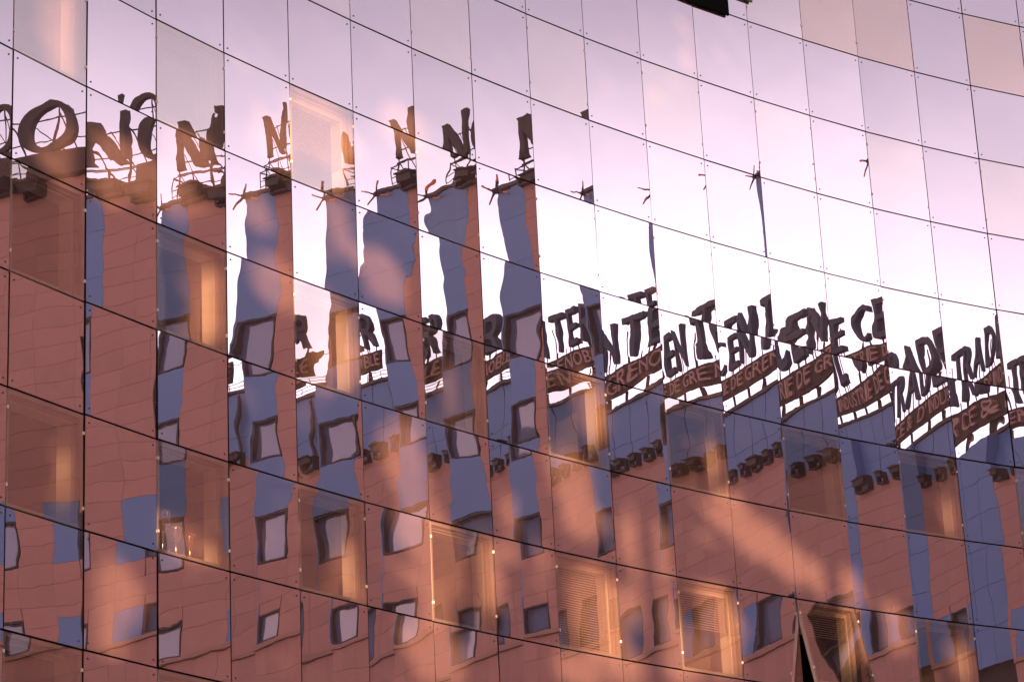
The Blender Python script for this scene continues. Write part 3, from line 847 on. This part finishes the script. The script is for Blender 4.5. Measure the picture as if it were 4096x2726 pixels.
for u in np.arange(-12.4, 1.1, .98):
    a = PB(u, -.50); posts.box(a[0] - .06, a[0] + .06, a[1] - .06, a[1] + .06, ZR - .05, 29.5)
    posts.box(a[0] - .02, a[0] + .02, a[1] - .02, a[1] + .02, 30.2, 31.4)
bake(link('posts', posts.mesh('posts'), M['board']), tsign)
stub = MB()
for ch, a, b_ in BIG:
    for u in (a + .14, b_ - .14):
        p = PB(u, -.34); stub.box(p[0] - .02, p[0] + .02, p[1] - .02, p[1] + .02, 30.22, 30.42)
bake(link('letter_feet', stub.mesh('letter_feet'), M['board']), tsign)
# stay wire from the end of the board to the tower
a = PB(1.18, -.4); b_ = PA(-1.0, -.3)
wr = MB(); prev = None
for k in range(9):
    t = k / 8; p = (a[0] + (b_[0] - a[0]) * t, a[1] + (b_[1] - a[1]) * t, 30.15 - 1.2 * t - .25 * math.sin(math.pi * t))
    if prev: wr.tube(prev, p, .012, 5)
    prev = p
tag(link('stay_wire', wr.mesh('stay_wire'), M['black']), 'thin slack wire running from the lettered board down to the tower', 'wire')

# ---------------------------------------------------------------- things in the windows
M['silver'] = mat('silver_cup', (0.86, 0.82, 0.80), 0.16, 1.0)
M['gold'] = mat('gold_cup', (0.90, 0.62, 0.26), 0.18, 1.0)
M['red'] = mat('red_rosette', (0.55, 0.03, 0.02), 0.5)
M['leaf'] = mat('pot_plant_leaf', (0.10, 0.13, 0.03), 0.5)
M['pot'] = mat('clay_pot', (0.30, 0.12, 0.07), 0.8)
def in_window(c, r, x, y, z):
    ctr, th, w, T, IN = slot[(c, r)]
    p = ctr + T * x + IN * y + Vector((0, 0, z - PH / 2 + .067))
    return p, th
def trophy(x, h, m, label, wide, ears, rosette):
    p, th = in_window(2, 5, x, .24, 0)
    o = empty('trophy_cup', label, 'trophy', p, th, 'trophy cups on the window sill')
    link('base', MB().lathe([(0, 0), (.075 * wide, 0), (.075 * wide, .02), (.05 * wide, .045), (.028 * wide, .07), (0, .07)]).mesh('base', True), m, o)
    link('stem', MB().lathe([(.028, .068), (.016, .12), (.030, .15), (.016, .19), (.022, h * .48), (.014, h * .5)]).mesh('stem', True), m, o)
    b0 = h * .5
    link('bowl', MB().lathe([(0, b0), (.035 * wide, b0 + .01), (.085 * wide, b0 + .10), (.098 * wide, h * .92), (.110 * wide, h), (.103 * wide, h), (.088 * wide, h * .90), (.06 * wide, b0 + .08), (0, b0 + .05)], n=22).mesh('bowl', True), m, o)
    if ears:
        for s in (-1, 1):
            mb = MB(); pr = None
            for k in range(8):
                a = -1.3 + 2.6 * k / 7
                q = (s * (.085 * wide + .055 * math.cos(a)), 0, h * .82 + .11 * math.sin(a))
                if pr: mb.tube(pr, q, .009, 6)
                pr = q
            link('handle', mb.mesh('handle', True), m, o)
    if rosette:
        link('rosette', MB().box(-.06, .06, -.10 * wide, -.085 * wide, h * .97, h * 1.05).mesh('rosette'), M['red'], o)
    return o
trophy(-.60, .62, M['silver'], 'tall silver cup with a looped handle nearest the left window edge', .9, True, False)
trophy(-.40, .64, M['silver'], 'largest silver cup with wide bowl beside the gold one', 1.15, True, False)
trophy(-.13, .46, M['gold'], 'fluted gold cup to the right of the silver cups', 1.0, False, False)
trophy(.16, .40, M['gold'], 'slim gold cup with a red top nearest the white reveal', .62, False, True)

# high backed office chair just inside the open window
p, th = in_window(12, 5, .0, 1.0, -.55)
chair = empty('office_chair', 'black high backed office chair seen through the open window', 'chair', p, th)
link('backrest', MB().prism([(-.27, .62), (.27, .62), (.31, .95), (.28, 1.34), (.17, 1.45), (-.17, 1.45), (-.28, 1.34), (-.31, .95)], -.05, .06).mesh('backrest'), M['jet'], chair)
link('seat', MB().prism([(-.26, .44), (.26, .44), (.28, .50), (.24, .55), (-.24, .55), (-.28, .50)], .05, .55).mesh('seat'), M['jet'], chair)
link('column', MB().tube((0, .3, .08), (0, .3, .44), .03, 8).mesh('column'), M['jet'], chair)
for k in range(5):
    a = 2 * math.pi * k / 5
    link('foot', MB().tube((0, .3, .09), (.28 * math.cos(a), .3 + .28 * math.sin(a), .04), .025, 6).mesh('foot'), M['jet'], chair)
p, th = in_window(12, 5, .02, .28, 0)
plant = empty('potted_plant', 'small leafy plant in a clay pot behind the open window', 'plant', p, th)
link('pot', MB().lathe([(0, 0), (.06, 0), (.085, .14), (.092, .14), (.092, .16), (.075, .16), (.07, .13), (0, .13)]).mesh('pot', True), M['pot'], plant)
lf = MB()
for k in range(26):
    a = random.uniform(0, 6.28); h_ = random.uniform(.18, .46); rr = random.uniform(.02, .14)
    c_ = Vector((rr * math.cos(a), rr * math.sin(a), h_)); d_ = Vector((math.cos(a), math.sin(a), random.uniform(-.3, .5))).normalized() * .05; e_ = d_.cross(Vector((0, 0, 1))).normalized() * .022
    k0 = len(lf.v); lf.v += [tuple(c_ - d_), tuple(c_ + e_), tuple(c_ + d_), tuple(c_ - e_)]; lf.f.append((k0, k0 + 1, k0 + 2, k0 + 3))
    lf.tube((0, 0, .13), tuple(c_ - d_), .003, 4)
link('foliage', lf.mesh('foliage'), M['leaf'], plant)

# ---------------------------------------------------------------- ground, with poplars and a block added unseen to shape the sunlight
g = MB(); g.v = [(-3000, -3000, GROUND), (3000, -3000, GROUND), (3000, 3000, GROUND), (-3000, 3000, GROUND)]; g.f = [(0, 1, 2, 3)]
M['paving'] = mat('pale_paving', (0.34, 0.30, 0.27), 0.9, var=.25, scale=.15)
gr = link('ground', g.mesh('ground'), M['paving']); gr['kind'] = 'structure'

M['poplar'] = mat('poplar_leaf', (0.055, 0.075, 0.022), 0.6, var=.3, scale=.5)
M['bark'] = mat('poplar_bark', (0.09, 0.07, 0.055), 0.9, var=.2)
GAPS = [  # holes shaped in the crowns so sun patches land on the glass
    (-5.40, 35.95, 15.86, 1.03, 0.45), (-6.00, 35.04, 15.39, 0.71, 0.28), (-3.49, 38.64, 17.36, 0.42, 0.48), (-1.58, 41.05, 18.56, 0.43, 0.43),
    (-2.84, 39.49, 17.85, 0.63, 0.56), (-4.65, 37.05, 16.57, 0.49, 0.39), (-3.81, 38.22, 16.10, 0.29, 0.33), (-3.53, 38.59, 15.01, 0.41, 0.43),
    (-2.65, 39.73, 16.36, 0.33, 0.42), (-2.03, 40.50, 15.74, 0.46, 0.45), (-1.79, 40.79, 12.82, 0.45, 0.65), (-1.48, 41.17, 11.63, 0.49, 0.55),
    (-1.40, 41.25, 10.87, 0.45, 0.55), (-1.44, 41.21, 9.74, 0.57, 0.54), (-0.69, 42.08, 11.26, 0.46, 0.66), (-2.76, 39.59, 14.34, 0.41, 0.75),
    (0.86, 43.76, 13.30, 0.47, 0.48), (1.04, 43.94, 12.58, 0.47, 0.44), (2.08, 44.98, 12.36, 0.52, 0.64), (2.17, 45.07, 11.38, 0.52, 0.52),
    (2.57, 45.46, 10.54, 0.52, 0.56), (1.17, 44.08, 11.03, 0.59, 0.73), (3.73, 46.52, 13.26, 0.45, 0.43), (4.28, 46.99, 12.88, 0.58, 0.43),
    (4.88, 47.51, 12.55, 0.50, 0.38), (5.75, 48.22, 12.24, 0.59, 0.44), (3.40, 46.21, 11.06, 0.44, 0.77), (6.74, 48.99, 11.64, 0.50, 0.49),
    (0.81, 43.71, 9.92, 0.50, 0.36), (-5.54, 35.74, 9.52, 0.45, 0.45), (-5.64, 35.60, 8.88, 0.37, 0.30), (1.27, 44.18, 14.66, 0.39, 0.60),
    (-4.50, 37.26, 14.35, 0.36, 0.58), (0.12, 42.97, 11.61, 0.38, 0.50), (-0.88, 41.86, 14.15, 0.38, 0.57), (1.63, 44.55, 10.15, 0.42, 0.37),
    (-6.11, 34.86, 11.07, 0.17, 0.48), (-4.79, 36.85, 10.56, 0.38, 0.31), (3.49, 46.30, 14.34, 0.18, 0.39), (5.68, 48.16, 14.22, 0.18, 0.41),
    (8.17, 50.01, 14.04, 0.19, 0.42), (-2.66, 39.72, 10.87, 0.19, 0.40), (5.82, 48.28, 11.19, 0.36, 0.48), (8.12, 49.98, 11.23, 0.37, 0.42),
    (-6.16, 34.78, 17.63, 0.40, 0.70), (-0.13, 42.71, 12.36, 0.25, 0.36),
]
e1 = Vector((-sun_dir.y, sun_dir.x, 0)).normalized(); e2 = sun_dir.cross(e1).normalized()
E1, E2 = np.array(e1), np.array(e2)
GA = np.array([[gx, gy, gz] for gx, gy, gz, _, _ in GAPS]); GR = np.array([[a * 1.12 + .02, b * 1.12 + .02] for *_, a, b in GAPS])
POP = [(1.0, -9, 45, 2.4), (4.6, -12, 47, 2.7), (8.3, -9.5, 45, 2.6), (12.2, -12, 47, 2.8), (15.8, -9.5, 46, 2.6), (19.4, -12, 47, 2.7), (23.2, -10, 46, 2.6), (-2.6, -12, 44, 2.6), (27, -12, 46, 2.7), (2.8, -14.5, 46, 2.5), (10.2, -14.5, 47, 2.5), (17.6, -14.5, 47, 2.5), (21.3, -14.8, 47, 2.5), (25.1, -14.8, 47, 2.5)]  # poplars added behind the camera to break up the sun
for k, (tx, ty, th_, tr_) in enumerate(POP):
    o = empty('added_poplar', ORD[sorted(range(len(POP)), key=lambda q: POP[q][0]).index(k)] + ' tall poplar from the left in the unseen row added to dapple the sun', 'tree', (tx, ty, GROUND), 0, 'unseen poplars added to dapple the sun')
    n = 16000
    z = rng.uniform(1.5, th_, n); prof = tr_ * np.clip(np.minimum((z - .5) / 5, 1), 0, 1) * np.sqrt(np.clip(1 - (z / th_)**3, .02, 1))
    a = rng.uniform(0, 2 * np.pi, n); rr = prof * np.sqrt(rng.uniform(.05, 1, n))
    P3 = np.stack([rr * np.cos(a), rr * np.sin(a), z], 1); Wd = P3 + np.array([tx, ty, GROUND])
    d = Wd[:, None, :] - GA[None]
    inside = (((d @ E1) / GR[:, 0])**2 + ((d @ E2) / GR[:, 1])**2 < 1).any(1)
    P3 = P3[~inside]; n = len(P3)
    sz = rng.uniform(.17, .34, n)[:, None]
    v1 = rng.normal(size=(n, 3)); v1[:, 2] *= .4; v1 /= np.linalg.norm(v1, axis=1)[:, None]
    v2 = np.cross(v1, rng.normal(size=(n, 3))); v2 /= np.linalg.norm(v2, axis=1)[:, None]
    V = np.stack([P3 - v1 * sz, P3 + v2 * sz * .7, P3 + v1 * sz, P3 - v2 * sz * .7], 1).reshape(-1, 3)
    F = np.arange(4 * n).reshape(n, 4)
    me = bpy.data.meshes.new('crown'); me.from_pydata(V.tolist(), [], F.tolist()); me.update()
    link('crown', me, M['poplar'], o)
    link('trunk', MB().tube((0, 0, -.1), (0, 0, th_ * .8), .38, 9, .06).mesh('trunk'), M['bark'], o)

ob = empty('added_shade_slab', 'plain concrete slab added out of view to shade the neighbouring buildings', 'building', (61, -20, GROUND))  # added sun blocker, keeps the tower and the curved block in shade
M['conc'] = mat('concrete', (0.36, 0.33, 0.30), 0.85, var=.15, scale=.4)
link('wall', MB().box(-20, 26, -7, 7, 0, 46).mesh('wall'), M['conc'], ob)
for fl in range(13):
    for k in range(14):
        wx = -18.5 + k * 3.2
        me_ = _boxes.get('slabwin')
        if me_ is None:
            me_ = MB().box(-.9, .9, 0, .08, 0, 1.6).mesh('window'); me_.materials.append(M['hglass']); _boxes['slabwin'] = me_
        link('window', me_, None, ob, (wx, 7.0, 2.2 + fl * 3.3))
